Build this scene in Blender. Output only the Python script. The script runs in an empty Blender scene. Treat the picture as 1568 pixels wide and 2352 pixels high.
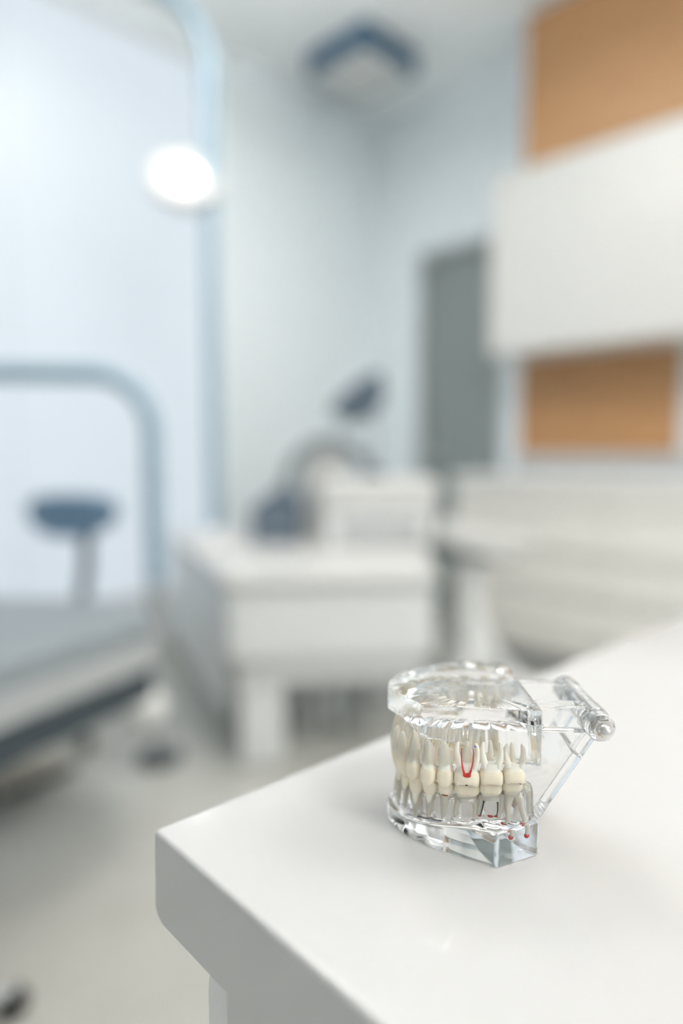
import bpy, bmesh, math, random
import numpy as np
from mathutils import Vector, Matrix

random.seed(7)
S = bpy.context.scene
COL = S.collection

# ------------------------------------------------------------------ camera
F_PX, CAM_H = 1560.0, 1.05
PITCH = math.atan(136 / F_PX)          # horizon lies above the middle of the frame
YAW = math.radians(-45)                # the room's walls run at 45 degrees to the view
cam_data = bpy.data.cameras.new('camera')
cam = bpy.data.objects.new('camera', cam_data)
COL.objects.link(cam)
cam.location = (0, 0, CAM_H)
cam.rotation_euler = (math.pi / 2 - PITCH, 0, YAW)
cam_data.sensor_fit = 'HORIZONTAL'
cam_data.sensor_width = 24.0
cam_data.lens = F_PX / 1568 * 24.0
cam_data.clip_start = 0.01
cam_data.dof.use_dof = True
cam_data.dof.focus_distance = 0.336
cam_data.dof.aperture_fstop = 1.35
cam_data.dof.aperture_blades = 0
S.camera = cam

# ------------------------------------------------------------------ world, lights, exposure
world = bpy.data.worlds.new('world')
S.world = world
world.use_nodes = True
world.node_tree.nodes['Background'].inputs[0].default_value = (0.80, 0.90, 1.0, 1)
world.node_tree.nodes['Background'].inputs[1].default_value = 0.3

CEIL = 3.25
def area(name, loc, size_x, size_y, power, color, rot):
    d = bpy.data.lights.new(name, 'AREA')
    d.shape = 'RECTANGLE'
    d.size, d.size_y, d.energy, d.color = size_x, size_y, power, color
    o = bpy.data.objects.new(name, d)
    o.location, o.rotation_euler = loc, rot
    COL.objects.link(o)
    return o
DOWN, UP = .46, .80
PANELS = [(1.25, 0.15, 8, 'above the instrument cart'), (1.45, 1.75, 22, 'above the white dental unit'),
          (0.40, -1.45, 31, 'behind the instrument cart'), (2.0, -0.8, 26, 'before the far drawer cabinets')]
PZ = CEIL - .30                                         # added unseen panels hang below the ceiling; their uplights brighten it
for (x, y, e, _) in PANELS:
    area('added_downlight', (x, y, PZ - .026), 0.56, 0.56, e * DOWN, (1.0, 0.945, 0.905), (0, 0, 0))
    area('added_uplight', (x, y, PZ + .026), 0.56, 0.56, e * UP, (1.0, 0.945, 0.905), (math.pi, 0, 0))
# daylight comes through a frosted glass front in the far wall (built below)

vs = S.view_settings
vs.view_transform = 'Standard'
vs.look = 'None'
vs.exposure = 0.50
vs.gamma = 1.0
vs.use_curve_mapping = False
cy = S.cycles
cy.max_bounces = 24
cy.transmission_bounces = 20
cy.glossy_bounces = 8
cy.diffuse_bounces = 5
cy.transparent_max_bounces = 16
cy.use_denoising = True
cy.sample_clamp_indirect = 6.0
cy.caustics_reflective = True
cy.caustics_refractive = True
cy.blur_glossy = 0.3

# ------------------------------------------------------------------ picture point -> place
def cam2room(cx, cy_):
    k = math.sqrt(0.5)
    return (cx + cy_) * k, (-cx + cy_) * k
def ray(u, v):
    x, y = (u - 784) / F_PX, (1176 - v) / F_PX
    c, s = math.cos(PITCH), math.sin(PITCH)
    return x, y * s + c, y * c - s
def on_plane(u, v, z):                                  # where the line of sight meets height z
    r = ray(u, v); t = (z - CAM_H) / r[2]
    X, Y = cam2room(r[0] * t, r[1] * t)
    return Vector((X, Y, z))
def at_depth(u, v, d):                                  # ... or lies d metres ahead
    r = ray(u, v); t = d / r[1]
    X, Y = cam2room(r[0] * t, d)
    return Vector((X, Y, CAM_H + r[2] * t))

# ------------------------------------------------------------------ materials
MATS = {}
def mat(name, col, rough=0.5, metal=0.0, spec=0.5, var=0.03, scale=40.0, bump=0.0, coat=0.0,
        trans=0.0, ior=1.45, emit=None, stretch=None, sss=0.0):
    if name in MATS: return MATS[name]
    m = bpy.data.materials.new(name); m.use_nodes = True
    nt = m.node_tree; b = nt.nodes['Principled BSDF']
    b.inputs['Roughness'].default_value = rough
    b.inputs['Metallic'].default_value = metal
    b.inputs['Specular IOR Level'].default_value = spec
    b.inputs['IOR'].default_value = ior
    b.inputs['Coat Weight'].default_value = coat
    b.inputs['Coat Roughness'].default_value = 0.08
    b.inputs['Transmission Weight'].default_value = trans
    if sss:
        b.inputs['Subsurface Weight'].default_value = sss
        b.inputs['Subsurface Radius'].default_value = (1, .7, .45)
        b.inputs['Subsurface Scale'].default_value = 0.002
    if emit:
        b.inputs['Emission Color'].default_value = (*emit[0], 1)
        b.inputs['Emission Strength'].default_value = emit[1]
    if var > 0 or bump > 0:
        tc = nt.nodes.new('ShaderNodeTexCoord'); mp = nt.nodes.new('ShaderNodeMapping')
        nz = nt.nodes.new('ShaderNodeTexNoise')
        nt.links.new(tc.outputs['Object'], mp.inputs[0]); nt.links.new(mp.outputs[0], nz.inputs['Vector'])
        if stretch: mp.inputs['Scale'].default_value = stretch
        nz.inputs['Scale'].default_value = scale; nz.inputs['Detail'].default_value = 4
        rp = nt.nodes.new('ShaderNodeValToRGB')
        lo = [max(0, c * (1 - var)) for c in col]; hi = [min(1, c * (1 + var)) for c in col]
        rp.color_ramp.elements[0].position = .3; rp.color_ramp.elements[1].position = .7
        rp.color_ramp.elements[0].color = (*lo, 1); rp.color_ramp.elements[1].color = (*hi, 1)
        nt.links.new(nz.outputs['Fac'], rp.inputs[0]); nt.links.new(rp.outputs[0], b.inputs['Base Color'])
        if bump > 0:
            bp = nt.nodes.new('ShaderNodeBump'); bp.inputs['Strength'].default_value = bump
            bp.inputs['Distance'].default_value = 0.002
            nt.links.new(nz.outputs['Fac'], bp.inputs['Height']); nt.links.new(bp.outputs[0], b.inputs['Normal'])
    else:
        b.inputs['Base Color'].default_value = (*col, 1)
    MATS[name] = m
    return m
def srgb(r, g, b):
    f = lambda c: (c / 255 / 12.92) if c / 255 <= .04045 else ((c / 255 + .055) / 1.055) ** 2.4
    return f(r), f(g), f(b)

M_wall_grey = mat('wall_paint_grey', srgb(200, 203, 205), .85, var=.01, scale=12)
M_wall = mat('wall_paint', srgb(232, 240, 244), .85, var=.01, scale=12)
M_ceil = mat('ceiling_paint', srgb(246, 249, 249), .9, var=.01, scale=10)
M_floor = mat('floor_vinyl', srgb(192, 192, 185), .32, var=.05, scale=6, bump=.02)
M_gloss = mat('white_gloss_laminate', srgb(204, 204, 203), .09, var=.004, scale=200, spec=.5)
M_white = mat('white_lacquer', srgb(214, 214, 211), .35, var=.01, scale=30)
M_offwhite = mat('off_white_plastic', srgb(236, 237, 236), .4, var=.015, scale=30)
M_drawer = mat('drawer_front_lacquer', srgb(240, 238, 232), .35, var=.01, scale=20)
M_rail = mat('drawer_rail_white', srgb(246, 246, 242), .25, var=.01, scale=20)
M_wood = mat('light_oak_veneer', srgb(180, 137, 94), .45, var=.12, scale=5, stretch=(1, 1, 9), bump=.05)
M_door = mat('door_grey_green', srgb(142, 151, 150), .5, var=.03, scale=15)
M_doorframe = mat('door_frame_grey', srgb(176, 182, 182), .5, var=.02, scale=15)
M_grey = mat('grey_plastic', srgb(182, 185, 186), .5, var=.03, scale=25)
M_midgrey = mat('mid_grey_plastic', srgb(146, 152, 155), .5, var=.03, scale=25)
M_dark = mat('dark_blue_grey_plastic', srgb(96, 110, 124), .5, var=.04, scale=25)
M_blue = mat('steel_blue_vinyl', srgb(112, 142, 166), .5, var=.04, scale=60, bump=.05)
M_vinyl = mat('grey_upholstery_vinyl', srgb(146, 154, 158), .5, var=.03, scale=60, bump=.05)
M_black = mat('black_rubber', srgb(44, 44, 44), .6, var=.05, scale=60)
M_steel_shade = mat('charcoal_steel_and_shade', srgb(66, 76, 82), .5, var=.04, scale=30)  # dark steel parts, and the painted shade under the couch
M_tan = mat('beige_plastic', srgb(186, 180, 168), .5, var=.04, scale=30)
M_tube = mat('pale_blue_enamel_tube', srgb(150, 176, 192), .25, var=.01, scale=30)
M_chrome = mat('polished_steel', (.74, .71, .68), .09, metal=1.0, var=.01, scale=50)
M_steel = mat('brushed_steel', (.62, .63, .64), .3, metal=1.0, var=.03, scale=50)
M_fix = mat('fixture_blue_metal', srgb(62, 98, 124), .4, var=.03, scale=20)
M_lens = mat('lamp_lens', (1, 1, 1), .3, var=0, emit=((1.0, .99, .97), 9.0))
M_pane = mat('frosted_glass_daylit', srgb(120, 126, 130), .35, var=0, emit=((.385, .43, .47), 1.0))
M_resin = mat('clear_acrylic', (1, 1, 1), 0.0, trans=1.0, ior=1.47, var=0)
M_tooth = mat('ivory_crown', srgb(244, 234, 213), .28, var=.03, scale=260, sss=.35)
M_root = mat('cream_root', srgb(250, 244, 231), .32, var=.02, scale=260, sss=.35)
M_inkblue = mat('blue_ink', srgb(70, 86, 190), .4, var=.05, scale=400)
M_red = mat('red_dye', srgb(206, 62, 52), .3, var=.08, scale=400)
M_ink = mat('dark_canal_ink', srgb(52, 48, 52), .4, var=.05, scale=400)
M_decay = mat('brown_decay', srgb(134, 84, 34), .5, var=.15, scale=800)
M_blackspot = mat('black_decay', srgb(28, 24, 22), .5, var=.1, scale=800)

# ------------------------------------------------------------------ object helpers
def tag(o, label=None, cat=None, group=None, kind=None):
    if label: o['label'] = label
    if cat: o['category'] = cat
    if group: o['group'] = group
    if kind: o['kind'] = kind
    return o
def empty(name, loc=(0, 0, 0), rz=0.0):
    o = bpy.data.objects.new(name, None); COL.objects.link(o)
    o.empty_display_size = .05
    o.location = loc; o.rotation_euler = (0, 0, rz)
    return o
def link(name, bm, m, parent=None, smooth=True, angle=40):
    me = bpy.data.meshes.new(name)
    bmesh.ops.recalc_face_normals(bm, faces=bm.faces[:])
    bm.to_mesh(me); bm.free()
    me.materials.append(m)
    if smooth:
        me.shade_smooth(); me.set_sharp_from_angle(angle=math.radians(angle))
    o = bpy.data.objects.new(name, me); COL.objects.link(o)
    if smooth and len(me.polygons) < 260:
        wn = o.modifiers.new('weighted_normals', 'WEIGHTED_NORMAL'); wn.keep_sharp = True
    if parent: o.parent = parent
    return o
def box_bm(x0, x1, y0, y1, z0, z1, bev=0.0, seg=2, bm=None):
    b = bmesh.new()
    bmesh.ops.create_cube(b, size=1)
    for v in b.verts:
        v.co = ((x0 + x1) / 2 + v.co.x * (x1 - x0), (y0 + y1) / 2 + v.co.y * (y1 - y0), (z0 + z1) / 2 + v.co.z * (z1 - z0))
    if bev > 0:
        bmesh.ops.bevel(b, geom=b.edges[:], offset=bev, segments=seg, affect='EDGES', profile=.5)
    return merge(bm, b)
def merge(bm, b):
    if bm is None: return b
    me = bpy.data.meshes.new('tmp'); b.to_mesh(me); b.free(); bm.from_mesh(me); bpy.data.meshes.remove(me)
    return bm
def prism_bm(pts, z0, z1, bev=0.0, seg=2, bm=None):
    b = bmesh.new()
    lo = [b.verts.new((x, y, z0)) for x, y in pts]; hi = [b.verts.new((x, y, z1)) for x, y in pts]
    b.faces.new(lo[::-1]); b.faces.new(hi)
    n = len(pts)
    for i in range(n): b.faces.new((lo[i], lo[(i + 1) % n], hi[(i + 1) % n], hi[i]))
    if bev > 0: bmesh.ops.bevel(b, geom=b.edges[:], offset=bev, segments=seg, affect='EDGES', profile=.5)
    return merge(bm, b)
def tube_bm(path, rad, n=16, bm=None, cap=True):
    b = bmesh.new(); path = [Vector(p) for p in path]
    rads = rad if isinstance(rad, (list, tuple)) else [rad] * len(path)
    rings, ref = [], None
    for i, p in enumerate(path):
        d = (path[min(i + 1, len(path) - 1)] - path[max(i - 1, 0)]).normalized()
        if ref is None:
            ref = d.orthogonal().normalized()
        ref = (ref - d * ref.dot(d)).normalized()
        q = d.cross(ref)
        rings.append([b.verts.new(p + (ref * math.cos(2 * math.pi * k / n) + q * math.sin(2 * math.pi * k / n)) * rads[i]) for k in range(n)])
    for r0, r1 in zip(rings, rings[1:]):
        for k in range(n): b.faces.new((r0[k], r0[(k + 1) % n], r1[(k + 1) % n], r1[k]))
    if cap:
        b.faces.new(rings[0][::-1]); b.faces.new(rings[-1])
    return merge(bm, b)
def lathe_bm(prof, n=32, bm=None, mtx=None):
    b = bmesh.new(); rings = []
    for r, z in prof:
        if r < 1e-6: rings.append([b.verts.new((0, 0, z))])
        else: rings.append([b.verts.new((r * math.cos(2 * math.pi * k / n), r * math.sin(2 * math.pi * k / n), z)) for k in range(n)])
    for r0, r1 in zip(rings, rings[1:]):
        for k in range(n):
            a, c = k, (k + 1) % n
            if len(r0) == 1 and len(r1) == 1: continue
            if len(r0) == 1: b.faces.new((r0[0], r1[a], r1[c]))
            elif len(r1) == 1: b.faces.new((r0[a], r0[c], r1[0]))
            else: b.faces.new((r0[a], r0[c], r1[c], r1[a]))
    if mtx is not None: bmesh.ops.transform(b, matrix=mtx, verts=b.verts[:])
    return merge(bm, b)
def arc(c, r, a0, a1, n, ux, uz):
    return [Vector(c) + Vector(ux) * (r * math.cos(a0 + (a1 - a0) * i / n)) + Vector(uz) * (r * math.sin(a0 + (a1 - a0) * i / n)) for i in range(n + 1)]

def round_poly(pts, r, n=6):
    out = []; N = len(pts)
    for i in range(N):
        p, a, b = Vector(pts[i]), Vector(pts[i - 1]), Vector(pts[(i + 1) % N])
        u, v = (a - p), (b - p); k = min(r, u.length * .45, v.length * .45)
        s, e = p + u.normalized() * k, p + v.normalized() * k
        for j in range(n + 1):
            t = j / n; q = s * (1 - t) ** 2 + p * (2 * t * (1 - t)) + e * t * t
            out.append((q.x, q.y))
    return out

# ================================================================== THE ROOM
XR, YF, XL, YB = 3.53, 3.20, -1.60, -2.30
T = 0.12
tag(link('floor', box_bm(XL - T, XR + T, YB - T, YF + T, -0.1, 0), M_floor, smooth=False), kind='structure')
tag(link('ceiling', box_bm(XL - T, XR + T, YB - T, YF + T, CEIL, CEIL + .1), M_ceil, smooth=False), kind='structure')
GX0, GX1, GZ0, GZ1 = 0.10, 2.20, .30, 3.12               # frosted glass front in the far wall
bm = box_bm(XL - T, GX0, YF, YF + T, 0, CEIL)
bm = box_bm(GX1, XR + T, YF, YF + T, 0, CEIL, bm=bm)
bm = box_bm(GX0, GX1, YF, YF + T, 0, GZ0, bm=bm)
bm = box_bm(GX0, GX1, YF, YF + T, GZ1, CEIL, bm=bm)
tag(link('wall_far', bm, M_wall, smooth=False), kind='structure')
tag(link('wall_back', box_bm(XL - T, XR + T, YB - T, YB, 0, CEIL), M_wall, smooth=False), kind='structure')
# right wall with a door opening near the far corner
DY0, DY1, DZ = 2.18, 2.82, 2.32
bm = box_bm(XR, XR + T, YB, DY0, 0, CEIL)
bm = box_bm(XR, XR + T, DY1, YF, 0, CEIL, bm=bm)
bm = box_bm(XR, XR + T, DY0, DY1, DZ, CEIL, bm=bm)
tag(link('wall_right', bm, M_wall, smooth=False), kind='structure')
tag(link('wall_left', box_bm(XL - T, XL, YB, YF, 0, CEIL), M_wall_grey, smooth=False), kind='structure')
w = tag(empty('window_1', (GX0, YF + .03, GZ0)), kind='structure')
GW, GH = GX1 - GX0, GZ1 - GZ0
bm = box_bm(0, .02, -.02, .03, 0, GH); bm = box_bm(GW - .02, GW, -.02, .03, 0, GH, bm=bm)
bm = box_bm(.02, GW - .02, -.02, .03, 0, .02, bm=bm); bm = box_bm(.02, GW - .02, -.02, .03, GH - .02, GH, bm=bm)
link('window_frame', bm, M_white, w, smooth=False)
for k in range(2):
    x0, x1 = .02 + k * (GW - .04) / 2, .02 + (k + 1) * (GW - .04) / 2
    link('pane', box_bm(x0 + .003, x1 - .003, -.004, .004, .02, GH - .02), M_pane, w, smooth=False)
d = tag(empty('door_1', (XR, (DY0 + DY1) / 2, 0)), kind='structure')
hw = (DY1 - DY0) / 2
link('door_leaf', box_bm(.045, .085, -hw + .03, hw - .03, .006, DZ - .03, .003), M_door, d)
bm = box_bm(-.012, .12, -hw, -hw + .03, 0, DZ); bm = box_bm(-.012, .12, hw - .03, hw, 0, DZ, bm=bm)
bm = box_bm(-.012, .12, -hw + .03, hw - .03, DZ - .03, DZ, bm=bm)
link('door_frame', bm, M_doorframe, d, smooth=False)
link('door_handle', tube_bm([(.05, hw - .09, 1.02), (.0, hw - .09, 1.02), (-.005, hw - .10, 1.02), (-.005, hw - .22, 1.02)], .009, 10), M_steel, d)
tag(link('baseboard_far', box_bm(XL + .014, XR - .012, YF - .014, YF, 0, .08, .003), M_white), kind='structure')
tag(link('baseboard_left', box_bm(XL, XL + .014, YB, YF, 0, .08, .003), M_white), kind='structure')

# ------------------------------------------------------------------ added unseen pendant lamps, ceiling fixture
for i, (x, y, _, where) in enumerate(PANELS):
    t = empty('added_panel_lamp', (x, y, PZ))
    tag(t, 'added unseen square white hanging panel lamp ' + where, 'pendant lamp', 'added panel lamps')
    bm = box_bm(-.30, -.28, -.30, .30, -.025, .025); bm = box_bm(.28, .30, -.30, .30, -.025, .025, bm=bm)
    bm = box_bm(-.28, .28, -.30, -.28, -.025, .025, bm=bm); bm = box_bm(-.28, .28, .28, .30, -.025, .025, bm=bm)
    link('frame', bm, M_white, t, smooth=False)
    link('diffuser', box_bm(-.28, .28, -.28, .28, -.018, .018), M_offwhite, t, smooth=False)
    for sx in (-.29, .29):
        link('cable', tube_bm([(sx, 0, .02), (sx, 0, CEIL - PZ)], .0015, 6), M_steel, t)
t = empty('ceiling_fixture', (2.885, 2.72, CEIL))
tag(t, 'square dark blue box fixture with a pale underside on the ceiling', 'ceiling fixture')
bm = box_bm(-.215, -.20, -.22, .22, -.12, 0); bm = box_bm(.20, .215, -.22, .22, -.12, 0, bm=bm)
bm = box_bm(-.20, .20, -.22, -.205, -.12, 0, bm=bm); bm = box_bm(-.20, .20, .205, .22, -.12, 0, bm=bm)
link('housing', bm, M_fix, t, smooth=False)
link('diffuser', box_bm(-.20, .20, -.205, .205, -.115, -.06), M_white, t, smooth=False)

# ================================================================== CABINETS ALONG THE RIGHT WALL
XB, XW = 2.93, 3.18                     # fronts of the base and of the wall cabinets
YE = 2.09
zs = [.10, .215, .41, .60, .81, .905]
for i in range(3):
    y1 = YE - .80 * i; y0 = y1 - .80
    t = empty('base_cabinet', (XB, (y0 + y1) / 2, 0))
    tag(t, ['white drawer base cabinet beside the grey door', 'white drawer base cabinet in the middle of the counter run',
            'white drawer base cabinet past the oak panel end'][i], 'cabinet', 'base cabinets under the counter')
    link('body', box_bm(.022, XR - XB - .002, -.40, .40, .10, .905), M_drawer, t, smooth=False)
    link('plinth', box_bm(.06, XR - XB - .002, -.40, .40, 0, .10), M_midgrey, t, smooth=False)
    for k in range(5):
        dr = link('drawer', box_bm(0, .02, -.398, .398, zs[k] + .004, zs[k + 1] - .022, .002), M_drawer, t)
        link('grip_rail', box_bm(-.012, .018, -.398, .398, zs[k + 1] - .022, zs[k + 1] - .006, .003), M_rail, dr)
    # wall cabinet above it
    t = empty('wall_cabinet', (XW, (y0 + y1) / 2 - .03, 1.575))
    tag(t, ['white wall cabinet above the oak backsplash, next to the door', 'white wall cabinet in the middle of the upper row',
            'white wall cabinet past the oak panel end'][i], 'cabinet', 'white wall cabinets')
    link('body', box_bm(.022, XR - XW - .002, -.40, .40, 0, .91), M_white, t, smooth=False)
    for s in (-1, 1):
        link('door', box_bm(0, .02, min(s * .0005, s * .3997), max(s * .0005, s * .3997), .001, .909, .0008), M_white, t)
    # oak cabinet over that
    ya, yb = [(1.876 - .80, 1.876), (1.876 - 1.6, 1.876 - .80), (1.876 - 2.3, 1.876 - 1.6)][i]
    t = empty('top_cabinet', (XW, (ya + yb) / 2, 2.488))
    tag(t, ['oak faced top cabinet nearest the grey door', 'oak faced top cabinet in the middle of the top row',
            'oak faced top cabinet past the others, away from the door'][i], 'cabinet', 'oak top cabinets')
    h = (yb - ya) / 2
    link('body', box_bm(.022, XR - XW - .002, -h, h, 0, .72), M_white, t, smooth=False)
    link('door', box_bm(0, .02, -h + .001, h - .001, 0, .72, .001), M_wood, t)
tag(link('countertop', box_bm(XB - .02, XR - .002, YE - 2.40, YE + .01, .907, .940, .004), M_offwhite),
    'long pale countertop over the white drawer cabinets', 'countertop')
tag(link('upstand', box_bm(XR - .022, XR - .002, YE - 2.40, YE, .942, 1.045, .002), M_grey),  # grey puts the shading behind the counter into the colour
    'upstand strip coloured grey as shade along the back of the countertop', 'upstand')
tag(link('backsplash_panel', box_bm(XR - .024, XR - .002, 1.19, 2.06, 1.047, 1.573, .001), M_wood),
    'oak veneer backsplash panel above the countertop', 'panel')
tag(link('side_panel', box_bm(XR - .030, XR - .002, -.31, 1.188, 1.047, 1.573, .001), M_white),
    'plain white wall panel beside the oak backsplash', 'panel')

# ================================================================== WORK SURFACE WITH THE MODEL
TZ = CAM_H - .197
ang_front, ang_side = math.radians(-47.6), math.radians(42.4)
tc_ = on_plane(352, 1905, TZ)
cart = empty('instrument_cart', (tc_.x, tc_.y, 0), YAW + ang_side)     # local x: along the far edge, local -y: along the front
tag(cart, 'white glossy worktop cart carrying the clear jaw model', 'cart')
TH = .0487
bm = box_bm(0, 1.15, -.62, 0, TZ - TH, TZ)
ed = [e for e in bm.edges if all(abs(v.co.y) < 1e-6 and v.co.z < TZ - .01 for v in e.verts)]
bmesh.ops.bevel(bm, geom=ed, offset=.009, segments=6, affect='EDGES', profile=.5)
ed = [e for e in bm.edges if all(v.co.z > TZ - 1e-5 for v in e.verts) or (abs(e.verts[0].co.x - e.verts[1].co.x) + abs(e.verts[0].co.y - e.verts[1].co.y) < 1e-6)]
bmesh.ops.bevel(bm, geom=ed, offset=.0026, segments=4, affect='EDGES', profile=.5)
link('worktop', bm, M_gloss, cart)
BO = .0685                                # overhang at the visible corner
link('body', box_bm(.0002, 1.10, -.60, -BO, .06, TZ - TH), M_gloss, cart, smooth=False)
link('plinth', box_bm(.03, 1.07, -.58, -BO - .03, 0, .06), M_midgrey, cart, smooth=False)
hb = bmesh.new()                          # rounded grip plate at the side of the cart
pts = [p for p in round_poly([(-BO, TZ - TH - .22), (-BO, TZ - TH - .012), (-BO + .036, TZ - TH - .012), (-BO + .036, TZ - TH - .22)], .020, 6)]
lo = [hb.verts.new((.012, y, z)) for y, z in pts]; hi = [hb.verts.new((.026, y, z)) for y, z in pts]
hb.faces.new(lo); hb.faces.new(hi[::-1])
for k in range(len(pts)): hb.faces.new((lo[k], lo[(k + 1) % len(pts)], hi[(k + 1) % len(pts)], hi[k]))
bm = hb
link('edge_handle', bm, M_offwhite, cart)

# ================================================================== CLEAR JAW MODEL
mm = .001
MO = (.066, .352)                        # ahead of / beside the camera, on the worktop
mx, my = cam2room(*MO)
jaw = empty('dental_model', (mx, my, TZ), YAW + math.radians(-3))
tag(jaw, 'clear acrylic hinged jaw model with ivory teeth on the white worktop', 'dental model')

SIDE = [(-36.0, -4.3, 'i1'), (-33.2, -12.0, 'i2'), (-27.8, -18.8, 'c'), (-20.6, -23.8, 'p1'), (-12.8, -26.6, 'p2'),
        (-2.4, -28.6, 'm1'), (9.2, -29.6, 'm2'), (20.0, -29.6, 'm3')]
ARCH = [(a, b) for a, b, _ in SIDE][::-1] + [(a, -b) for a, b, _ in SIDE]
ARCHX = [(31, -29.0)] + ARCH + [(31, 29.0)]
def zocc(a): return 31.2 + (a + 37) / 57 * 5.6
def catmull(P, n=24):
    P = [np.array(p, float) for p in P]; P = [2 * P[0] - P[1]] + P + [2 * P[-1] - P[-2]]
    out = []
    for i in range(1, len(P) - 2):
        for k in range(n):
            t = k / n
            out.append(.5 * ((2 * P[i]) + (P[i + 1] - P[i - 1]) * t + (2 * P[i - 1] - 5 * P[i] + 4 * P[i + 1] - P[i + 2]) * t * t
                             + (-P[i - 1] + 3 * P[i] - 3 * P[i + 1] + P[i + 2]) * t ** 3))
    out.append(P[-2]); return np.array(out)
CURVE = catmull(ARCHX)
TAN = np.gradient(CURVE, axis=0); TAN /= np.linalg.norm(TAN, axis=1)[:, None]
NRM = np.stack([TAN[:, 1], -TAN[:, 0]], 1)
C0 = np.array([6.0, 0.0])
if ((CURVE - C0) * NRM).sum() < 0: NRM = -NRM
SL = np.concatenate([[0], np.cumsum(np.linalg.norm(np.diff(CURVE, axis=0), axis=1))])
TI = [1 + i for i in range(16)]
S_T = np.array([SL[i * 24] for i in TI])                       # arc length of each tooth
def tooth_bump(sig):
    return np.max(np.exp(-((SL[:, None] - S_T[None]) / sig) ** 2), axis=1)
def polar(off):
    Q = CURVE + NRM * off[:, None] - C0
    ph = np.arctan2(Q[:, 1], -Q[:, 0]); r = np.hypot(Q[:, 0], Q[:, 1])   # phi 0 = front
    o = np.argsort(ph); return ph[o], r[o]
def polyray(poly, ph):
    d = np.array([-math.cos(ph), math.sin(ph)]); best = 0
    n = len(poly)
    for i in range(n):
        p = np.array(poly[i]) - C0; q = np.array(poly[(i + 1) % n]) - C0
        e = q - p; den = d[0] * e[1] - d[1] * e[0]
        if abs(den) < 1e-9: continue
        t = (p[0] * e[1] - p[1] * e[0]) / den; u = (p[0] * d[1] - p[1] * d[0]) / den
        if -1e-6 <= u <= 1 + 1e-6 and t > 0: best = max(best, t)
    return best
def sstep(x, a, b):
    t = min(1, max(0, (x - a) / (b - a))); return t * t * (3 - 2 * t)
NPH = 540
def loft(profile_fn, name):
    """closed body from one radial profile for each direction around the arch centre"""
    bm = bmesh.new(); rings = []
    for i in range(NPH):
        ph = -math.pi + 2 * math.pi * i / NPH
        pr = profile_fn(ph)
        rings.append([(C0[0] - r * math.cos(ph), C0[1] + r * math.sin(ph), z) for r, z in pr])
    K = len(rings[0])
    c0 = bm.verts.new((C0[0] * mm, C0[1] * mm, sum(r[0][2] for r in rings) / NPH * mm))
    c1 = bm.verts.new((C0[0] * mm, C0[1] * mm, sum(r[-1][2] for r in rings) / NPH * mm))
    V = [[bm.verts.new((x * mm, y * mm, z * mm)) for x, y, z in r[1:-1]] for r in rings]
    for i in range(NPH):
        j = (i + 1) % NPH
        bm.faces.new((c0, V[i][0], V[j][0])); bm.faces.new((c1, V[j][-1], V[i][-1]))
        for k in range(K - 3): bm.faces.new((V[i][k], V[i][k + 1], V[j][k + 1], V[j][k]))
    return link(name, bm, M_resin, jaw, angle=38)

bump_o = tooth_bump(2.6)
# ---- lower jaw
BASE = [(-41, 0), (-40.2, -5), (-37.6, -11), (-33, -17.5), (-26.5, -24), (-18, -30), (-6, -36.8), (10, -45.0), (32.5, -32.5)]
BASE = BASE + [(a, -b) for a, b in BASE[:0:-1]]
BASE_R = round_poly(BASE, 1.6)
lo_ph, lo_r = polar(2.6 + 2.0 * bump_o)
li_ph, li_r = polar(-4.6 - 0.9 * bump_o)
def zl(a): return 9.5 + 8.0 * sstep(a, -38, 8)
def lower_profile(ph):
    R = polyray(BASE_R, ph)
    back = math.pi - abs(ph)                                   # 0 = straight back
    m = sstep(back, math.radians(44), math.radians(52))
    pad = math.exp(-((back - math.radians(53)) / math.radians(5)) ** 2)
    ro = float(np.interp(ph, lo_ph, lo_r)); ri = float(np.interp(ph, li_ph, li_r))
    ro = min(ro, R - 3.6)
    ri = min(ri, ro - 4)
    a_mid = C0[0] - ro * math.cos(ph)
    led = zl(C0[0] - R * math.cos(ph))
    zg = zocc(a_mid) - 7.4 + 5.0 * pad
    zf = 8.5
    top = zf + (zg - zf) * m
    lz = min(led, 30)
    st = lambda f: zf + (top - zf) * f
    outer_low = lz
    if m < 1: top = max(top, zf); 
    o_top = max(top, lz - (1 - m) * 0) if m > .5 else max(top, lz)
    wall = lambda f: lz + (o_top - lz) * f
    return [(0, zf), (ri * .45, zf), (ri * .8, zf + .4), (ri - 2.2, st(.12)), (ri - .6, st(.45)), (ri, st(.8)), (ri + .6, st(.93)), (ri + 1.5, st(.99)),
            ((ri + ro) / 2, o_top), (ro - 1.4, o_top - .15), (ro - .5, wall(.93)), (ro, wall(.80)), (ro + .3, wall(.4)), (ro + .7, wall(.12)), (ro + 1.4, wall(.02)),
            (ro + 2.0, lz), (R - 1.5, lz), (R - .7, lz - .15), (R - .2, lz - .6), (R, lz - 1.3), (R, 1.0), (R - .25, .35), (R - .8, 0.02), (0, 0.02)]
lower = loft(lower_profile, 'lower_jaw')
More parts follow.
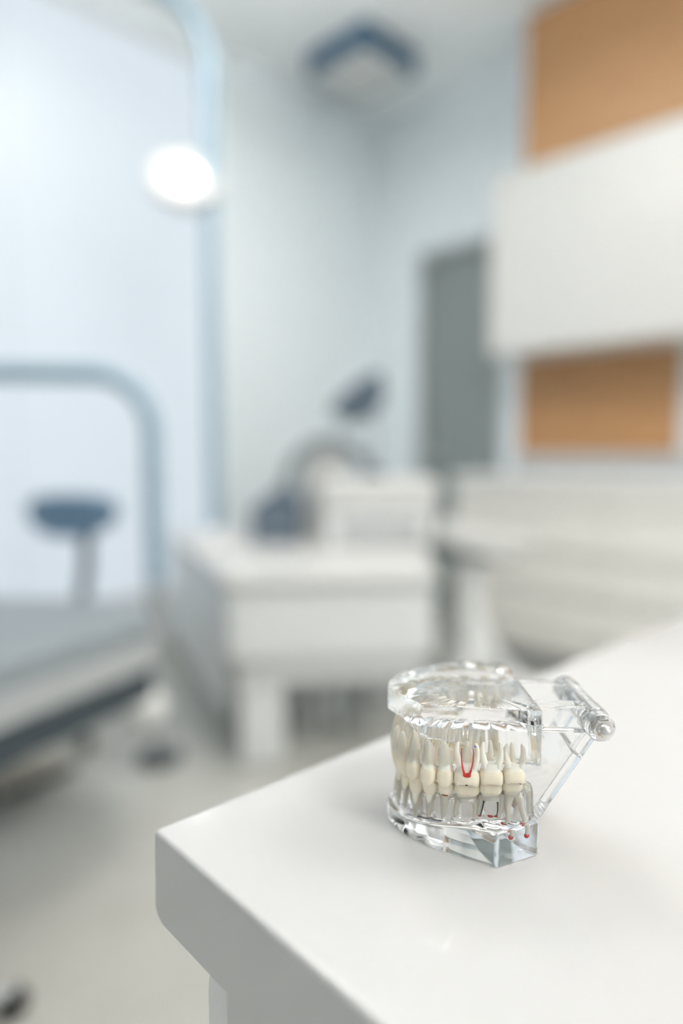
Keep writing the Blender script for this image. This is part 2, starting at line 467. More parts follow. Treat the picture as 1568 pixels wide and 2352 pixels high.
# ---- upper jaw
PLATE = [(-41.5, -4.0), (-25.0, -28.0), (32.5, -34.5), (28.5, 42), (5, 44), (-30.5, 26.5), (-40.5, 7)]
PLATE_R = round_poly(PLATE, 1.6)
uo_ph, uo_r = polar(1.8 + 2.0 * bump_o)
ui_ph, ui_r = polar(-4.8 - 0.8 * bump_o)
ZT = 73.6
def zpb(a): return 61.5 - 5.5 * sstep(a, -38, -20) - 10.0 * sstep(a, -18, 28)
def upper_profile(ph):
    R = polyray(PLATE_R, ph)
    back = math.pi - abs(ph)
    m = sstep(back, math.radians(40), math.radians(46))
    ro = float(np.interp(ph, uo_ph, uo_r)); ri = float(np.interp(ph, ui_ph, ui_r))
    a_mid = C0[0] - ro * math.cos(ph)
    zp = zpb(a_mid)
    front = sstep(-a_mid, 12, 30)
    ro2 = ro - 1.0 - 3.0 * front                                # the wall leans inwards towards the plate
    if ro2 > R - 1.2: ro2 = R - 1.2
    ro = min(ro, R + 4.5)
    ri = min(ri, ro2 - 3.5, ro - 5)
    zg = zocc(a_mid) + 8.6 - 1.2 * front
    zc = 62.5
    bot = zc + (zg - zc) * m
    zp2 = zp if m > .5 else zp
    ob = bot if m > .5 else max(min(bot, zp), zg)
    zp2 = zp * m + 64.0 * (1 - m); 
    ob = min(bot, zp2 - .5)
    st = lambda f: zc + (ob - zc) * f
    wl = lambda f: zp2 + (ob - zp2) * f
    return [(0, zc), (ri * .45, zc), (ri * .8, zc - .3 * m), (ri - 2.0, st(.14)), (ri - .6, st(.5)), (ri, st(.82)), (ri + .6, st(.94)), (ri + 1.5, st(.99)),
            ((ri + ro) / 2, ob), (ro - 1.3, ob + .15), (ro - .4, wl(.93)), (ro, wl(.78)), (ro + (ro2 - ro) * .5, wl(.4)), (ro2, wl(.10)), (ro2 + .25, wl(.02)),
            (ro2 + .6, zp2), (R - .6, zp2), (R - .2, zp2 + .3), (R, zp2 + .9), (R, ZT - .9), (R - .2, ZT - .3), (R - .8, ZT), (R * .6, ZT), (0, ZT)]
upper = loft(upper_profile, 'upper_jaw')

# ---- teeth
SPEC = {  # mesiodistal, buccolingual, crown height, root length, roots (upper, lower), cusps, exponent
    'i1': (8.5, 6.6, 8.8, 13.5, 1, 1, 0, 2.6), 'i2': (8.3, 6.4, 8.4, 13.5, 1, 1, 0, 2.6), 'c': (8.8, 7.6, 9.0, 16.0, 1, 1, 1, 2.5),
    'p1': (8.7, 8.4, 7.6, 14.5, 1, 1, 2, 2.6), 'p2': (8.6, 8.4, 7.4, 14.5, 1, 1, 2, 2.6),
    'm1': (12.6, 10.4, 7.2, 14.5, 3, 2, 4, 3.4), 'm2': (11.4, 10.2, 7.0, 14.5, 3, 2, 4, 3.4), 'm3': (10.4, 9.6, 6.6, 13.5, 3, 2, 4, 3.2)}
NT = 24
def tooth_mesh(kind, up, var=None):
    md, bl, ch, rl, ru, rlow, cusp, ex = SPEC[kind]
    if not up and kind in ('i1', 'i2'): md *= .78
    if not up: rl *= .95
    s = 1 if up else -1
    bm = bmesh.new()
    def ring(h, sx, sy, ox=0, oy=0, wob=None):
        vs_ = []
        for k in range(NT):
            th = 2 * math.pi * k / NT; c, q = math.cos(th), math.sin(th)
            x = math.copysign(abs(c) ** (2 / ex), c) * md / 2 * sx; y = math.copysign(abs(q) ** (2 / ex), q) * bl / 2 * sy
            hh = h + (wob(th) if wob else 0)
            vs_.append(bm.verts.new(((x + ox) * mm, (y + oy) * mm, s * hh * mm)))
        return vs_
    if cusp == 4: wob = lambda th: -.55 * math.cos(4 * (th - math.pi / 4)) - .25 * math.cos(8 * (th - math.pi / 4))
    elif cusp == 2: wob = lambda th: 1.3 * math.cos(2 * th)
    elif cusp == 1: wob = lambda th: 1.1 * math.cos(2 * th)
    else: wob = lambda th: .15 * math.cos(2 * th)
    if cusp == 0:
        prof = [(.0, .84, .12), (.02, .94, .22), (.12, 1.0, .34), (.40, 1.0, .66), (.68, .97, .92), (.88, .88, .96), (1.0, .80, .90)]
        cap_h = 0.0
    elif cusp == 1:
        prof = [(.02, .40, .22), (.07, .70, .40), (.20, .95, .62), (.42, 1.0, .88), (.70, 1.0, 1.0), (.90, .94, .97), (1.0, .80, .90)]
        cap_h = -.3
    elif cusp == 2:
        prof = [(.16, .40, .34), (.06, .80, .78), (.18, .98, .94), (.44, 1.0, 1.0), (.72, 1.0, 1.0), (.91, .94, .97), (1.0, .79, .88)]
        cap_h = 2.0
    else:
        prof = [(.20, .44, .40), (.10, .84, .82), (.18, .98, .97), (.44, 1.0, 1.0), (.72, 1.0, 1.0), (.91, .93, .95), (1.0, .82, .86)]
        cap_h = 2.0
    if not up and cusp < 4:                                      # lower front teeth taper towards the neck
        prof = prof[:4] + [(.70, .86, prof[4][2]), (.90, .68, prof[5][2] * .95), (1.0, .58, prof[6][2] * .9)]
        ch *= 1.12
    rings = []
    for i, (h, sx, sy) in enumerate(prof):
        w_ = None
        if i < 4:
            kf = [.7, 1.0, .7, .25][i]
            w_ = (lambda th, kf=kf: wob(th) * kf)
        rings.append(ring(h * ch, sx, sy, wob=w_))
    c = bm.verts.new((0, 0, s * cap_h * mm))
    for k in range(NT): bm.faces.new((c, rings[0][k], rings[0][(k + 1) % NT]))
    n = ru if up else rlow
    ns = (md * .5, bl * .5)
    if n == 1:
        for f, q in [(.12, .98), (.3, .9), (.5, .78), (.7, .62), (.85, .45), (.95, .27), (1.0, .12)]:
            sx, sy = prof[-1][1] * q, prof[-1][2] * q
            rings.append(ring(ch + rl * f, sx * (1 - .15 * f), sy, ox=.9 * f * f * (1 if kind != 'i1' else .3)))
    else:
        rings.append(ring(ch + rl * .12, prof[-1][1] * .98, prof[-1][2] * .97))
        rings.append(ring(ch + rl * .26, prof[-1][1] * .92, prof[-1][2] * .9))
    for r0, r1 in zip(rings, rings[1:]):
        for k in range(NT): bm.faces.new((r0[k], r0[(k + 1) % NT], r1[(k + 1) % NT], r1[k]))
    bm.faces.new(rings[-1])
    if n > 1:
        if n == 3: legs = [(-.27, .22, -.05), (.27, .22, .30), (0, -.24, .1)]
        else: legs = [(-.25, 0, .12), (.25, 0, .30)]
        if var == 'long': legs = [(-.22, .10, -6.0), (.08, .16, 3.0), (.30, .0, 8.0)]
        for (fx, fy, bend) in legs:
            L_ = rl * ((1.75 if fx < .2 else 1.35) if var == 'long' else 1.0)
            pth, rad = [], []
            for f in [.14, .26, .4, .55, .7, .82, .92, .98, 1.0]:
                k = f - .2
                if var == 'long':
                    px = md * fx * (1 - f) + bend * f + 1.3 * math.sin(f * 7) * f * (1 if fx < .2 else 0)
                elif n == 2:
                    px = md * fx * (1 + .25 * math.sin(max(0, k) * 3.6)) + bend * md * .7 * f * f
                else:
                    px = md * fx * (1 + .45 * math.sin(max(0, k) * 3.6)) + bend * 2 * f * f
                pth.append((px * mm, bl * fy * (1 + .35 * k) * mm, s * (ch + L_ * f) * mm))
                rr = (1.95 if n == 3 else 2.25) * (1.05 - .55 * f)
                if var == 'long': rr = 2.9 * (1.0 - .66 * f)
                if f > .9: rr *= {0.92: .86, .98: .55, 1.0: .25}[f]
                if var == 'long' and f > .8 and fx < .2: rr = {.82: 1.25, .92: 1.5, .98: 1.2, 1.0: .5}[f]
                rad.append(rr * mm)
            tube_bm(pth, rad, 12, bm)
    return bm
PROTO = {}
def tooth_xf(i, up, inset=0.0):
    idx = TI[i] * 24
    p, nv = CURVE[idx], NRM[idx]
    p = p + nv * inset
    a = math.atan2(nv[1], nv[0]) - math.pi / 2                   # local y -> outwards
    tilt = math.radians(5 if up else -3)
    return p, a, tilt
def place(o, i, up, inset):
    p, a, tilt = tooth_xf(i, up, inset)
    o.parent = jaw
    o.location = (p[0] * mm, p[1] * mm, zocc(p[0]) * mm + (-.0009 if up else .0006))
    o.rotation_euler = (tilt if up else tilt, 0, a)
KINDS = [k for _, _, k in SIDE][::-1] + [k for _, _, k in SIDE]
TEETH = {}
for up in (True, False):
    for i, kind in enumerate(KINDS):
        var = 'long' if (not up and i == 0) else None
        key = (kind, up, var)
        if key not in PROTO:
            o = link('tooth', tooth_mesh(kind, up, var), M_tooth, None, angle=70); PROTO[key] = o
            o.data.materials.append(M_root)
            lim = SPEC[kind][2] * mm * 1.0
            for pl in o.data.polygons:
                if abs(pl.center.z) > lim: pl.material_index = 1
        else:
            o = PROTO[key].copy(); COL.objects.link(o)
        if kind in ('i1', 'i2', 'c'): ins = .7 if up else -2.4
        else: ins = 0.7 if up else (-2.7 if kind[0] == 'm' else -2.2)
        place(o, i, up, ins)
        if not up and kind not in ('m1', 'm2', 'm3'):            # lower arch sits half a tooth forward
            pass
        TEETH[(i, up)] = o
# marks on teeth (near row: index 0 = third molar ... 7 = front tooth)
def sub(tooth, name, bm, m, label):
    o = link(name, bm, m, tooth, angle=60); o['label'] = label; return o
def blob(c, r, n=12):
    b = bmesh.new(); bmesh.ops.create_icosphere(b, subdivisions=2, radius=1)
    for v in b.verts: v.co = (c[0] * mm + v.co.x * r[0] * mm, c[1] * mm + v.co.y * r[1] * mm, c[2] * mm + v.co.z * r[2] * mm)
    return b
t = TEETH[(2, True)]; md, bl, ch, rl = SPEC['m1'][:4]            # upper first molar: red canals
t['label'] = 'upper molar with red canals drawn on its roots'
pts = lambda sx: [(sx * 1.0 * mm, (bl / 2 - .2) * mm, (ch - 1.0) * mm), (sx * 2.0 * mm, (bl / 2 - .1) * mm, (ch + 2) * mm), (sx * 2.7 * mm, (bl / 2 + .2) * mm, (ch + 6) * mm),
                  (sx * 2.9 * mm, (bl / 2 + .1) * mm, (ch + 10) * mm), (sx * 2.6 * mm, (bl / 2) * mm, (ch + 12.5) * mm)]
for sx in (-1, 1): sub(t, 'root_canal', tube_bm(pts(sx), [.7 * mm, .40 * mm, .30 * mm, .26 * mm, .16 * mm], 8), M_red, 'thin red root canal line')
sub(t, 'ink_mark', tube_bm([(-4.2 * mm, 4.4 * mm, (ch + 13.2) * mm), (-3.0 * mm, 4.6 * mm, (ch + 13.6) * mm), (-3.8 * mm, 4.6 * mm, (ch + 12.8) * mm)], .25 * mm, 6), M_inkblue, 'small blue ink mark')
sub(t, 'red_pulp', blob((0, bl / 2 - .6, ch - 1.2), (2.3, .8, 1.3)), M_red, 'red pulp mark at the tooth neck')
sub(t, 'decay_spot', blob((.2, bl / 2 - .5, 1.5), (.8, .5, .45)), M_blackspot, 'black decay spot')
t = TEETH[(1, False)]; md, bl, ch, rl = SPEC['m2'][:4]           # lower second molar: dark canals with red tips
t['label'] = 'lower molar with dark canal lines and red root tips'
for sx in (-1, 1):
    x0 = sx * 2.7
    P_ = [((x0 + .1) * mm, 2.1 * mm, -ch * mm), ((x0 + .0) * mm, 2.2 * mm, -(ch + 4) * mm), ((x0 * 1.15 + .4) * mm, 2.0 * mm, -(ch + 8) * mm), ((x0 * 1.2 + 1.4) * mm, 1.5 * mm, -(ch + 12) * mm)]
    sub(t, 'root_canal', tube_bm(P_, [.42 * mm, .42 * mm, .38 * mm, .3 * mm], 8), M_ink, 'dark root canal line')
    sub(t, 'red_root_tip', blob((x0 * 1.2 + 1.6, .2, -(ch + 12.6)), (1.3, 1.3, .8)), M_red, 'red root tip')
t = TEETH[(0, False)]; md, bl, ch, rl = SPEC['m3'][:4]
t['label'] = 'lower rear molar with long bent roots ending in red tips'
for fx, fy, bend in ((-.22, .10, -6.0), (.08, .16, 3.0)):
    px = bend + 1.3 * math.sin(7)
    sub(t, 'red_root_tip', blob((px, bl * fy * 1.28, -(ch + rl * .95 * 1.75 - .2)), (1.7, 1.7, 1.3)), M_red, 'red root tip')
sub(t, 'decay_spot', blob((-3.4, bl / 2 - .6, -1.6), (.9, .5, .4)), M_blackspot, 'black decay spot')
t = TEETH[(3, False)]; md, bl, ch, rl = SPEC['p2'][:4]
t['label'] = 'lower premolar with brown decay at its neck'
sub(t, 'decay_spot', blob((0, bl / 2 * .86, -ch * .95), (1.8, .6, .6)), M_decay, 'brown decay band')

# ---- hinge
HZ = 63.0
h0, h1 = Vector((62.5, -27.5, HZ)), Vector((60.0, 31.0, HZ))
hd = (h1 - h0).normalized()
def hp(t): return h0.lerp(h1, t)
def seg_bm(t0, t1, r, bm=None):
    p, q = hp(t0), hp(t1); d_ = (q - p).normalized()
    pts_ = [p, p + d_ * .01, p + d_ * .5, q - d_ * .5, q - d_ * .01, q]
    return tube_bm([x * mm for x in pts_], [(r - .6) * mm, (r - .5) * mm, r * mm, r * mm, (r - .5) * mm, (r - .6) * mm], 32, bm)
# upper arms with their knuckles
for (t0, t1) in ((.12, .32), (.68, .88)):
    c = hp((t0 + t1) / 2); w_ = 4.6
    bm = box_bm(29.5 * mm, (c.x - 3.0) * mm, (c.y - w_) * mm, (c.y + w_) * mm, 56.5 * mm, 70.5 * mm, 1.2 * mm, 3)
    link('hinge_arm', bm, M_resin, jaw)
    link('arm_knuckle', seg_bm(t0, t1, 7.4), M_resin, jaw)
for (t0, t1) in ((.0, .11), (.33, .67), (.89, 1.0)):
    link('link_knuckle', seg_bm(t0, t1, 7.0), M_resin, jaw)
# lower link: a forked plate down to the rear of the lower jaw
lp0, lp1 = Vector((61.2, 1.5, 58.5)), Vector((33.5, 1.5, 14.0))
dv = (lp1 - lp0).normalized(); nv = Vector((0, 1, 0)); tv = dv.cross(nv).normalized()
Lk = (lp1 - lp0).length
def link_plate(u0, u1, b0, b1, th_, bm=None):
    b_ = box_bm(u0, u1, b0, b1, -th_ / 2, th_ / 2, .5, 2)
    M4 = Matrix((( dv.x, nv.x, tv.x, lp0.x), (dv.y, nv.y, tv.y, lp0.y), (dv.z, nv.z, tv.z, lp0.z), (0, 0, 0, 1)))
    bmesh.ops.transform(b_, matrix=Matrix.Scale(mm, 4) @ M4, verts=b_.verts[:])
    return merge(bm, b_)
link('link_plate', link_plate(15, Lk, -22, 22, 5.6), M_resin, jaw)
for s_ in (-1, 1):
    link('link_prong', link_plate(0, 15, *(sorted((s_ * 22, s_ * 14.5))), 5.6), M_resin, jaw)
link('hinge_rod', tube_bm([h0 * mm, h1 * mm], 1.5 * mm, 12), M_steel, jaw)
def nut(p, dirn):
    rot = Vector((0, 0, 1)).rotation_difference(dirn).to_matrix().to_4x4()
    m4 = Matrix.Translation(p * mm) @ rot
    hexa = bmesh.new()
    r = 5.5 * mm
    prism = prism_bm([(r * math.cos(math.pi / 3 * k), r * math.sin(math.pi / 3 * k)) for k in range(6)], 0, 3.6 * mm, .4 * mm, 2)
    bmesh.ops.transform(prism, matrix=m4, verts=prism.verts[:])
    o = link('cap_nut', prism, M_chrome, jaw, angle=30); o['label'] = 'polished steel cap nut'
    pr = [(3.8 * mm, 3.4 * mm)] + [(3.8 * mm * math.cos(x), (4.2 + 4.0 * math.sin(x)) * mm) for x in [i * math.pi / 16 for i in range(9)]]
    pr[-1] = (0, pr[-1][1])
    dm = lathe_bm([(0, 3.4 * mm)] + pr, 28, mtx=m4)
    link('nut_dome', dm, M_chrome, o, angle=50)
nut(h0 - hd * .0, -hd); nut(h1, hd)

# ================================================================== DENTAL UNIT (white desk-like body)
def R2(cx, cy_): return cam2room(cx, cy_)
UZ = .66
u_org = R2(-.37, 2.12)
unit = empty('dental_unit', (u_org[0], u_org[1], 0), YAW)        # local x: to the right of the camera, y: away
tag(unit, 'white dental unit with an overhanging body on leg panels', 'dental unit')
def loc(cx, cy_): return (cx + .37, cy_ - 2.12)
foot = [loc(-.37, 2.12), loc(.315, 2.195), loc(.40, 3.38), loc(-.86, 3.34)]
link('top', prism_bm(foot, UZ - .05, UZ, .015, 3), M_white, unit)
ins = [loc(-.362, 2.14), loc(.305, 2.213), loc(.385, 3.36), loc(-.835, 3.32)]
link('body', prism_bm(ins, .38, UZ - .051, .012, 3), M_offwhite, unit)
dn = [loc(-.345, 2.20), loc(.28, 2.27), loc(.30, 3.0), loc(-.69, 3.0)]
link('drawer', prism_bm(dn, .275, .379, .012, 3), M_offwhite, unit)
side = [loc(-.377, 2.17), loc(-.369, 2.165), loc(-.83, 3.28), loc(-.838, 3.28)]
link('side_panel', prism_bm(side, .18, UZ - .06), M_offwhite, unit)
link('leg_panel', prism_bm([loc(-.34, 2.21), loc(-.20, 2.225), loc(-.20, 2.55), loc(-.38, 2.55)], 0, .274, .01), M_offwhite, unit)
link('leg_panel', prism_bm([loc(.08, 2.75), loc(.27, 2.75), loc(.27, 2.95), loc(.08, 2.95)], 0, .274, .01), M_grey, unit)
link('canister', lathe_bm([(0, .03), (.06, .03), (.065, .045), (.065, .24), (.05, .27), (0, .27)], 28, mtx=Matrix.Translation((.34, .42, 0))), M_grey, unit)
for cx in (-.10, .115):
    link('hose', tube_bm([(cx + .37, .35, 0.012), (cx + .37, .35, .15), (cx + .375, .34, .274)], .012, 10), M_offwhite, unit)
# tray stand: a tube that rises from the floor beside the unit and bends left
d0 = 2.25
fx, fy = R2((352 - 784) / F_PX * d0, d0)
zt_ = at_depth(352, 858, d0).z
tst = empty('tray_stand', (fx, fy, 0), YAW)
tag(tst, 'pale blue bent tube stand between the couch and the dental unit', 'tray stand')
path = [(0, 0, .62), (0, 0, .8), (0, 0, zt_ - .19)]
path += [tuple(p) for p in arc((-.19, 0, zt_ - .19), .19, 0, math.pi / 2, 12, (1, 0, 0), (0, 0, 1))][1:]
path += [(-.5, .01, zt_ + .004), (-.95, .02, zt_ + .008)]
link('tube', tube_bm(path, .030, 20), M_tube, tst)
link('post', tube_bm([(0, 0, .02), (0, 0, .619)], .027, 20), M_grey, tst)
link('foot', lathe_bm([(0, 0), (.075, 0), (.075, .018), (.04, .035), (0, .035)], 28), M_steel_shade, tst)
link('clamp_knob', lathe_bm([(0, -.06), (.04, -.055), (.066, -.027), (.07, 0), (.066, .027), (.04, .055), (0, .06)], 24,
     mtx=Matrix.Translation((-.03, -.04, at_depth(330, 1612, d0).z))), M_rail, tst)

# things standing on the unit
b = at_depth(868, 1235, 2.90); bz = UZ
steril = empty('sterilizer_box', (b.x, b.y, UZ), YAW)
tag(steril, 'white box with a lighter lid on the white dental unit', 'box')
link('body', box_bm(-.23, .23, -.12, .12, 0, .155, .02, 3), M_offwhite, steril)
link('lid', box_bm(-.24, .24, -.13, .13, .156, .285, .025, 3), M_white, steril)
link('vent', box_bm(-.17, .17, -.126, -.118, .03, .12, .003), M_grey, steril)
p = at_depth(636, 1215, 2.98)
db = empty('handpiece_case', (p.x, p.y, UZ), YAW)
tag(db, 'dark blue grey case with a sloping corner on the dental unit', 'case')
sl = [(-.105, .0), (.105, 0), (.105, .21), (.02, .25), (-.105, .15)]
bm = bmesh.new()
lo_ = [bm.verts.new((x, -.07, z)) for x, z in sl]; hi_ = [bm.verts.new((x, .07, z)) for x, z in sl]
bm.faces.new(lo_); bm.faces.new(hi_[::-1])
for i in range(5): bm.faces.new((lo_[i], lo_[(i + 1) % 5], hi_[(i + 1) % 5], hi_[i]))
bmesh.ops.bevel(bm, geom=bm.edges[:], offset=.008, segments=2, affect='EDGES')
link('shell', bm, M_dark, db)
link('latch', box_bm(-.02, .02, -.078, -.068, .06, .085, .003), M_steel, db)
# arched hose from the case over to the box
a0 = at_depth(655, 1120, 3.06)
arch = empty('hose_arch', (a0.x, a0.y, UZ), YAW)
tag(arch, 'grey arched hose rising behind the dark case on the dental unit', 'hose')
pth = [(.0, .07, 0), (0, .07, .20)] + [tuple(p) for p in arc((.2, .07, .215), .2, math.pi, 0, 20, (1, 0, 0), (0, 0, 1.12))] + [(.4, .07, .20)]
link('tube', tube_bm(pth, .030, 16), M_midgrey, arch)
link('collar', lathe_bm([(0, 0), (.04, 0), (.04, .03), (.028, .05), (0, .05)], 20, mtx=Matrix.Translation((0, .07, 0))), M_midgrey, arch)
link('nozzle', tube_bm([(.4, .07, .21), (.4, .07, .12)], [.026, .034], 16), M_dark, arch)
# white round dispenser behind
w0 = at_depth(745, 1100, 3.22)
wd = empty('dome_dispenser', (w0.x, w0.y, UZ), YAW)
tag(wd, 'white domed canister between the dark case and the box', 'canister')
link('body', lathe_bm([(0, 0), (.105, 0), (.11, .02), (.11, .27), (.10, .275), (0, .275)], 32), M_white, wd)
link('dome', lathe_bm([(0, .276), (.11, .276), (.11, .30), (.10, .34), (.075, .375), (.04, .393), (0, .398)], 32), M_white, wd)
# small lamp with a bowl head
lb = at_depth(858, 1082, 2.93)
lm = empty('bowl_lamp', (lb.x, lb.y, UZ + .285), YAW)
tag(lm, 'small dark bowl headed lamp standing on the white box lid', 'lamp')
link('base', lathe_bm([(0, 0), (.055, 0), (.055, .015), (.03, .035), (0, .035)], 24), M_dark, lm)
link('stem', tube_bm([(0, 0, .03), (.005, 0, .10), (.01, 0, .18), (.0, 0, .24), (-.03, 0, .29)], .010, 10), M_grey, lm)
rot = Matrix.Translation((-.085, 0, .365)) @ Matrix.Rotation(math.radians(-38), 4, 'Y') @ Matrix.Rotation(math.radians(14), 4, 'X')
hd_prof = [(1.3 * r_, 1.3 * z_) for r_, z_ in [(0, -.10), (.04, -.093), (.075, -.07), (.098, -.03), (.105, .0), (.098, .0), (.09, -.028), (.068, -.062), (.036, -.084), (0, -.09)]]
link('head', lathe_bm(hd_prof, 32, mtx=rot), M_dark, lm)

# operating lamp: tall pole that bends at the top, with a lit head
pb = on_plane(494, 1238, UZ)
dpole = (pb.x + pb.y) * math.sqrt(.5)
op = empty('operating_lamp', (pb.x, pb.y, UZ), YAW)
tag(op, 'tall bent pole operating lamp with a lit round head', 'operating lamp')
def pz(v): return at_depth(494, v, dpole).z - UZ
zt = pz(150)
rr = .34
path = [(0, 0, 0), (0, 0, .5), (0, 0, 1.2), (0, 0, zt)] + [tuple(p) for p in arc((-rr, 0, zt), rr, 0, math.radians(75), 12, (1, 0, 0), (0, 0, 1))][1:]
link('pole', tube_bm(path, .030, 20), M_tube, op)
link('collar', tube_bm([(0, 0, pz(215)), (0, 0, pz(165))], .038, 20), M_tube, op)
link('base', lathe_bm([(0, 0), (.08, 0), (.08, .02), (.045, .05), (0, .05)], 28), M_offwhite, op)
hz_ = pz(418); hx = (440 - 494) / F_PX * dpole
hm = Matrix.Translation((hx, -.02, hz_)) @ Matrix.Rotation(math.radians(64), 4, 'X') @ Matrix.Rotation(math.radians(10), 4, 'Y')
link('head', lathe_bm([(0, -.07), (.07, -.065), (.13, -.04), (.15, -.005), (.15, .02), (.14, .03), (.13, .02), (0, .018)], 36, mtx=hm), M_white, op)
link('lens', lathe_bm([(0, .028), (.058, .028), (.063, .024), (.058, .0185), (0, .0185)], 36, mtx=hm), M_lens, op)
link('bracket', tube_bm([(0, 0, hz_), (hx * .5, .05, hz_), (hx, .06, hz_ + .01)], .016, 12), M_offwhite, op)

# ================================================================== PATIENT COUCH (left edge of the picture)
pc = R2(-.9, 1.85)
couch = empty('patient_couch', (pc[0], pc[1], 0), YAW)
tag(couch, 'grey upholstered patient couch with a light edge band', 'dental chair')
def lc(cx, cy_): return (cx + .9, cy_ - 1.85)
cf = round_poly([lc(-.50, 1.83), lc(-.62, 2.06), lc(-1.5, 2.12), lc(-1.5, 1.34), lc(-.80, 1.20)], .10, 6)
link('cushion', prism_bm(cf, .548, .60, .012, 3), M_vinyl, couch)
link('edge_band', prism_bm(round_poly([lc(-.495, 1.83), lc(-.615, 2.07), lc(-1.51, 2.13), lc(-1.51, 1.33), lc(-.795, 1.185)], .10, 6), .475, .547, .012, 3), M_grey, couch)
link('shade_underframe', prism_bm([lc(-.515, 1.82), lc(-.63, 2.04), lc(-1.45, 2.06), lc(-1.45, 1.36), lc(-.80, 1.23)], .375, .474, .01), M_steel_shade, couch)  # dark underframe, its charcoal painting the shade beneath the edge band
link('column', prism_bm([lc(-1.5, 1.75), lc(-1.27, 1.75), lc(-1.27, 1.97), lc(-1.5, 1.97)], .05, .375, .02), M_tan, couch)
link('floor_plate', prism_bm(round_poly([lc(-1.6, 1.50), lc(-1.22, 1.56), lc(-1.2, 2.1), lc(-1.6, 2.12)], .06), 0, .05, .01), M_tan, couch)

pp = on_plane(70, 1800, 0)
ped = empty('foot_pedal', (pp.x, pp.y, 0), YAW + math.radians(55))
tag(ped, 'beige foot pedal lying on the floor under the couch', 'foot pedal')
link('base', box_bm(-.13, .13, -.055, .055, 0, .03, .01, 2), M_steel_shade, ped)
bm = prism_bm([(-.14, .031), (.12, .031), (.12, .05), (-.10, .10), (-.14, .09)], -.05, .05, .008)
bmesh.ops.transform(bm, matrix=Matrix.Rotation(math.radians(90), 4, 'X'), verts=bm.verts[:])
link('treadle', bm, M_tan, ped)
link('guard', tube_bm([(-.13, -.05, .03), (-.14, -.05, .12), (-.14, .05, .12), (-.13, .05, .03)], .008, 10), M_steel, ped)

# ================================================================== STOOLS
def star_base(parent, r, mleg, mc, h=.10, n=5, a0=0.0):
    for k in range(n):
        a = a0 + 2 * math.pi * k / n; c, s = math.cos(a), math.sin(a)
        link('leg', tube_bm([(0, 0, h), (c * r * .5, s * r * .5, h - .012), (c * r, s * r, h - .03)], [.022, .018, .014], 10), mleg, parent)
        m4 = Matrix.Translation((c * r, s * r, .028)) @ Matrix.Rotation(a, 4, 'Z') @ Matrix.Rotation(math.pi / 2, 4, 'X')
        link('caster', lathe_bm([(0, -.016), (.022, -.016), (.028, -.010), (.028, .010), (.022, .016), (0, .016)], 18, mtx=m4), mc, parent)
sp = at_depth(188, 1175, 2.72)
st = empty('operator_stool', (sp.x, sp.y, 0), YAW)
tag(st, 'blue operator stool with a rounded backrest by the far wall', 'stool')
bz0 = sp.z
# backrest: a shield shaped pad
prof2 = []
for k in range(40):
    th = 2 * math.pi * k / 40; c, s = math.cos(th), math.sin(th)
    x = math.copysign(abs(c) ** .62, c) * .185
    z = math.copysign(abs(s) ** .8, s) * (.072 if s > 0 else .098)
    if s < 0: x *= 1 - .22 * abs(s)
    prof2.append((x - .035, z))
bm = bmesh.new()
fr, bk = [], []
def bowy(x): return .035 - (x / .17) ** 2 * .035
f1 = [bm.verts.new((x, -.03 + -bowy(x), bz0 + z)) for x, z in prof2]
f0 = [bm.verts.new((x * .82, -.045 - bowy(x), bz0 + z * .8)) for x, z in prof2]
g1 = [bm.verts.new((x, .015 - bowy(x), bz0 + z)) for x, z in prof2]
g0 = [bm.verts.new((x * .85, .03 - bowy(x), bz0 + z * .85)) for x, z in prof2]
N_ = len(prof2)
for A_, B_ in ((f0, f1), (f1, g1), (g1, g0)):
    for k in range(N_): bm.faces.new((A_[k], A_[(k + 1) % N_], B_[(k + 1) % N_], B_[k]))
bm.faces.new(f0[::-1]); bm.faces.new(g0)
link('backrest', bm, M_blue, st, angle=60)
link('back_bar', tube_bm([(0, .02, bz0 - .02), (0, .035, bz0 - .12), (0, .03, bz0 - .24), (0, -.03, bz0 - .35), (0, -.05, .40), (0, -.12, .36)], .025, 12), M_steel_shade, st)
link('seat', lathe_bm([(0, .35), (.17, .35), (.19, .37), (.19, .41), (.17, .43), (0, .435)], 36, mtx=Matrix.Translation((0, -.20, 0))), M_blue, st)
link('gas_column', tube_bm([(0, -.20, .10), (0, -.20, .35)], .022, 14), M_steel, st)
sb = empty('tmp', (0, 0, 0)); bpy.data.objects.remove(sb)
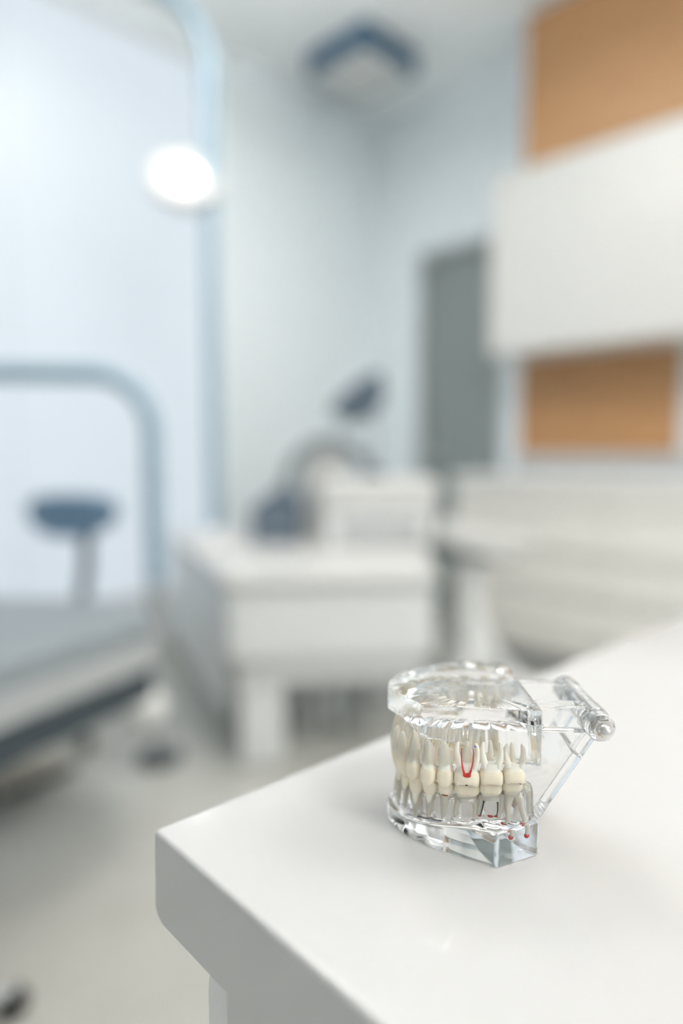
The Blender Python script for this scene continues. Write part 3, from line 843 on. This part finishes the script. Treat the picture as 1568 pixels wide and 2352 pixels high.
for k in range(5):
    a = .3 + 2 * math.pi * k / 5; c, s = math.cos(a), math.sin(a); r = .25
    link('leg', tube_bm([(0, -.20, .10), (c * r * .5, -.20 + s * r * .5, .09), (c * r, -.20 + s * r, .07)], [.022, .018, .014], 10), M_steel, st)
    m4 = Matrix.Translation((c * r, -.20 + s * r, .028)) @ Matrix.Rotation(a, 4, 'Z') @ Matrix.Rotation(math.pi / 2, 4, 'X')
    link('caster', lathe_bm([(0, -.016), (.022, -.016), (.028, -.010), (.028, .010), (.022, .016), (0, .016)], 18, mtx=m4), M_black, st)

# a second stool, mostly beyond the left edge: one leg and its dark caster show
c2 = on_plane(30, 2300, .03)
s2x, s2y = c2.x - .19 * math.cos(YAW + .9), c2.y - .19 * math.sin(YAW + .9)
st2 = empty('assistant_stool', (s2x, s2y, 0), YAW + .9)
tag(st2, 'low rolling stool with black casters in front of the couch', 'stool')
star_base(st2, .19, M_steel, M_black, h=.085)
link('gas_column', tube_bm([(0, 0, .08), (0, 0, .36)], .02, 14), M_steel, st2)
link('seat', lathe_bm([(0, .36), (.12, .36), (.135, .375), (.135, .41), (.12, .425), (0, .43)], 32), M_blue, st2)

# white stool with a swept foot in front of the drawers
wp = at_depth(1098, 1235, 2.75)
ws = empty('white_stool', (wp.x, wp.y, 0), YAW)
tag(ws, 'white pedestal stool with a swept foot before the drawers', 'stool')
zs_ = wp.z
bm = prism_bm(round_poly([(-.17, -.15), (.16, -.17), (.19, .12), (-.15, .16)], .07), -.045, .045, .028, 3)
bmesh.ops.transform(bm, matrix=Matrix.Translation((0, 0, zs_)) @ Matrix.Rotation(math.radians(12), 4, 'Y'), verts=bm.verts[:])
link('seat', bm, M_white, ws)
link('seat_pan', box_bm(-.13, .13, -.11, .11, zs_ - .085, zs_ - .052, .01), M_midgrey, ws)
link('column', tube_bm([(-.02, 0, .36), (-.02, 0, zs_ - .086)], [.05, .046], 20), M_offwhite, ws)
link('foot', tube_bm([(-.02, 0, zs_ - .32), (.0, .0, .34), (.05, .01, .22), (.14, .02, .12), (.26, .02, .045), (.34, .02, .03)], [.045, .048, .046, .042, .034, .026], 16), M_offwhite, ws)
link('foot', tube_bm([(-.02, 0, .36), (-.03, .01, .25), (-.08, .05, .13), (-.14, .16, .045), (-.17, .22, .03)], [.044, .044, .04, .034, .024], 16), M_offwhite, ws)
link('foot', tube_bm([(-.02, 0, .36), (-.02, -.01, .25), (-.05, -.07, .13), (-.10, -.18, .045), (-.12, -.24, .03)], [.044, .044, .04, .034, .024], 16), M_offwhite, ws)
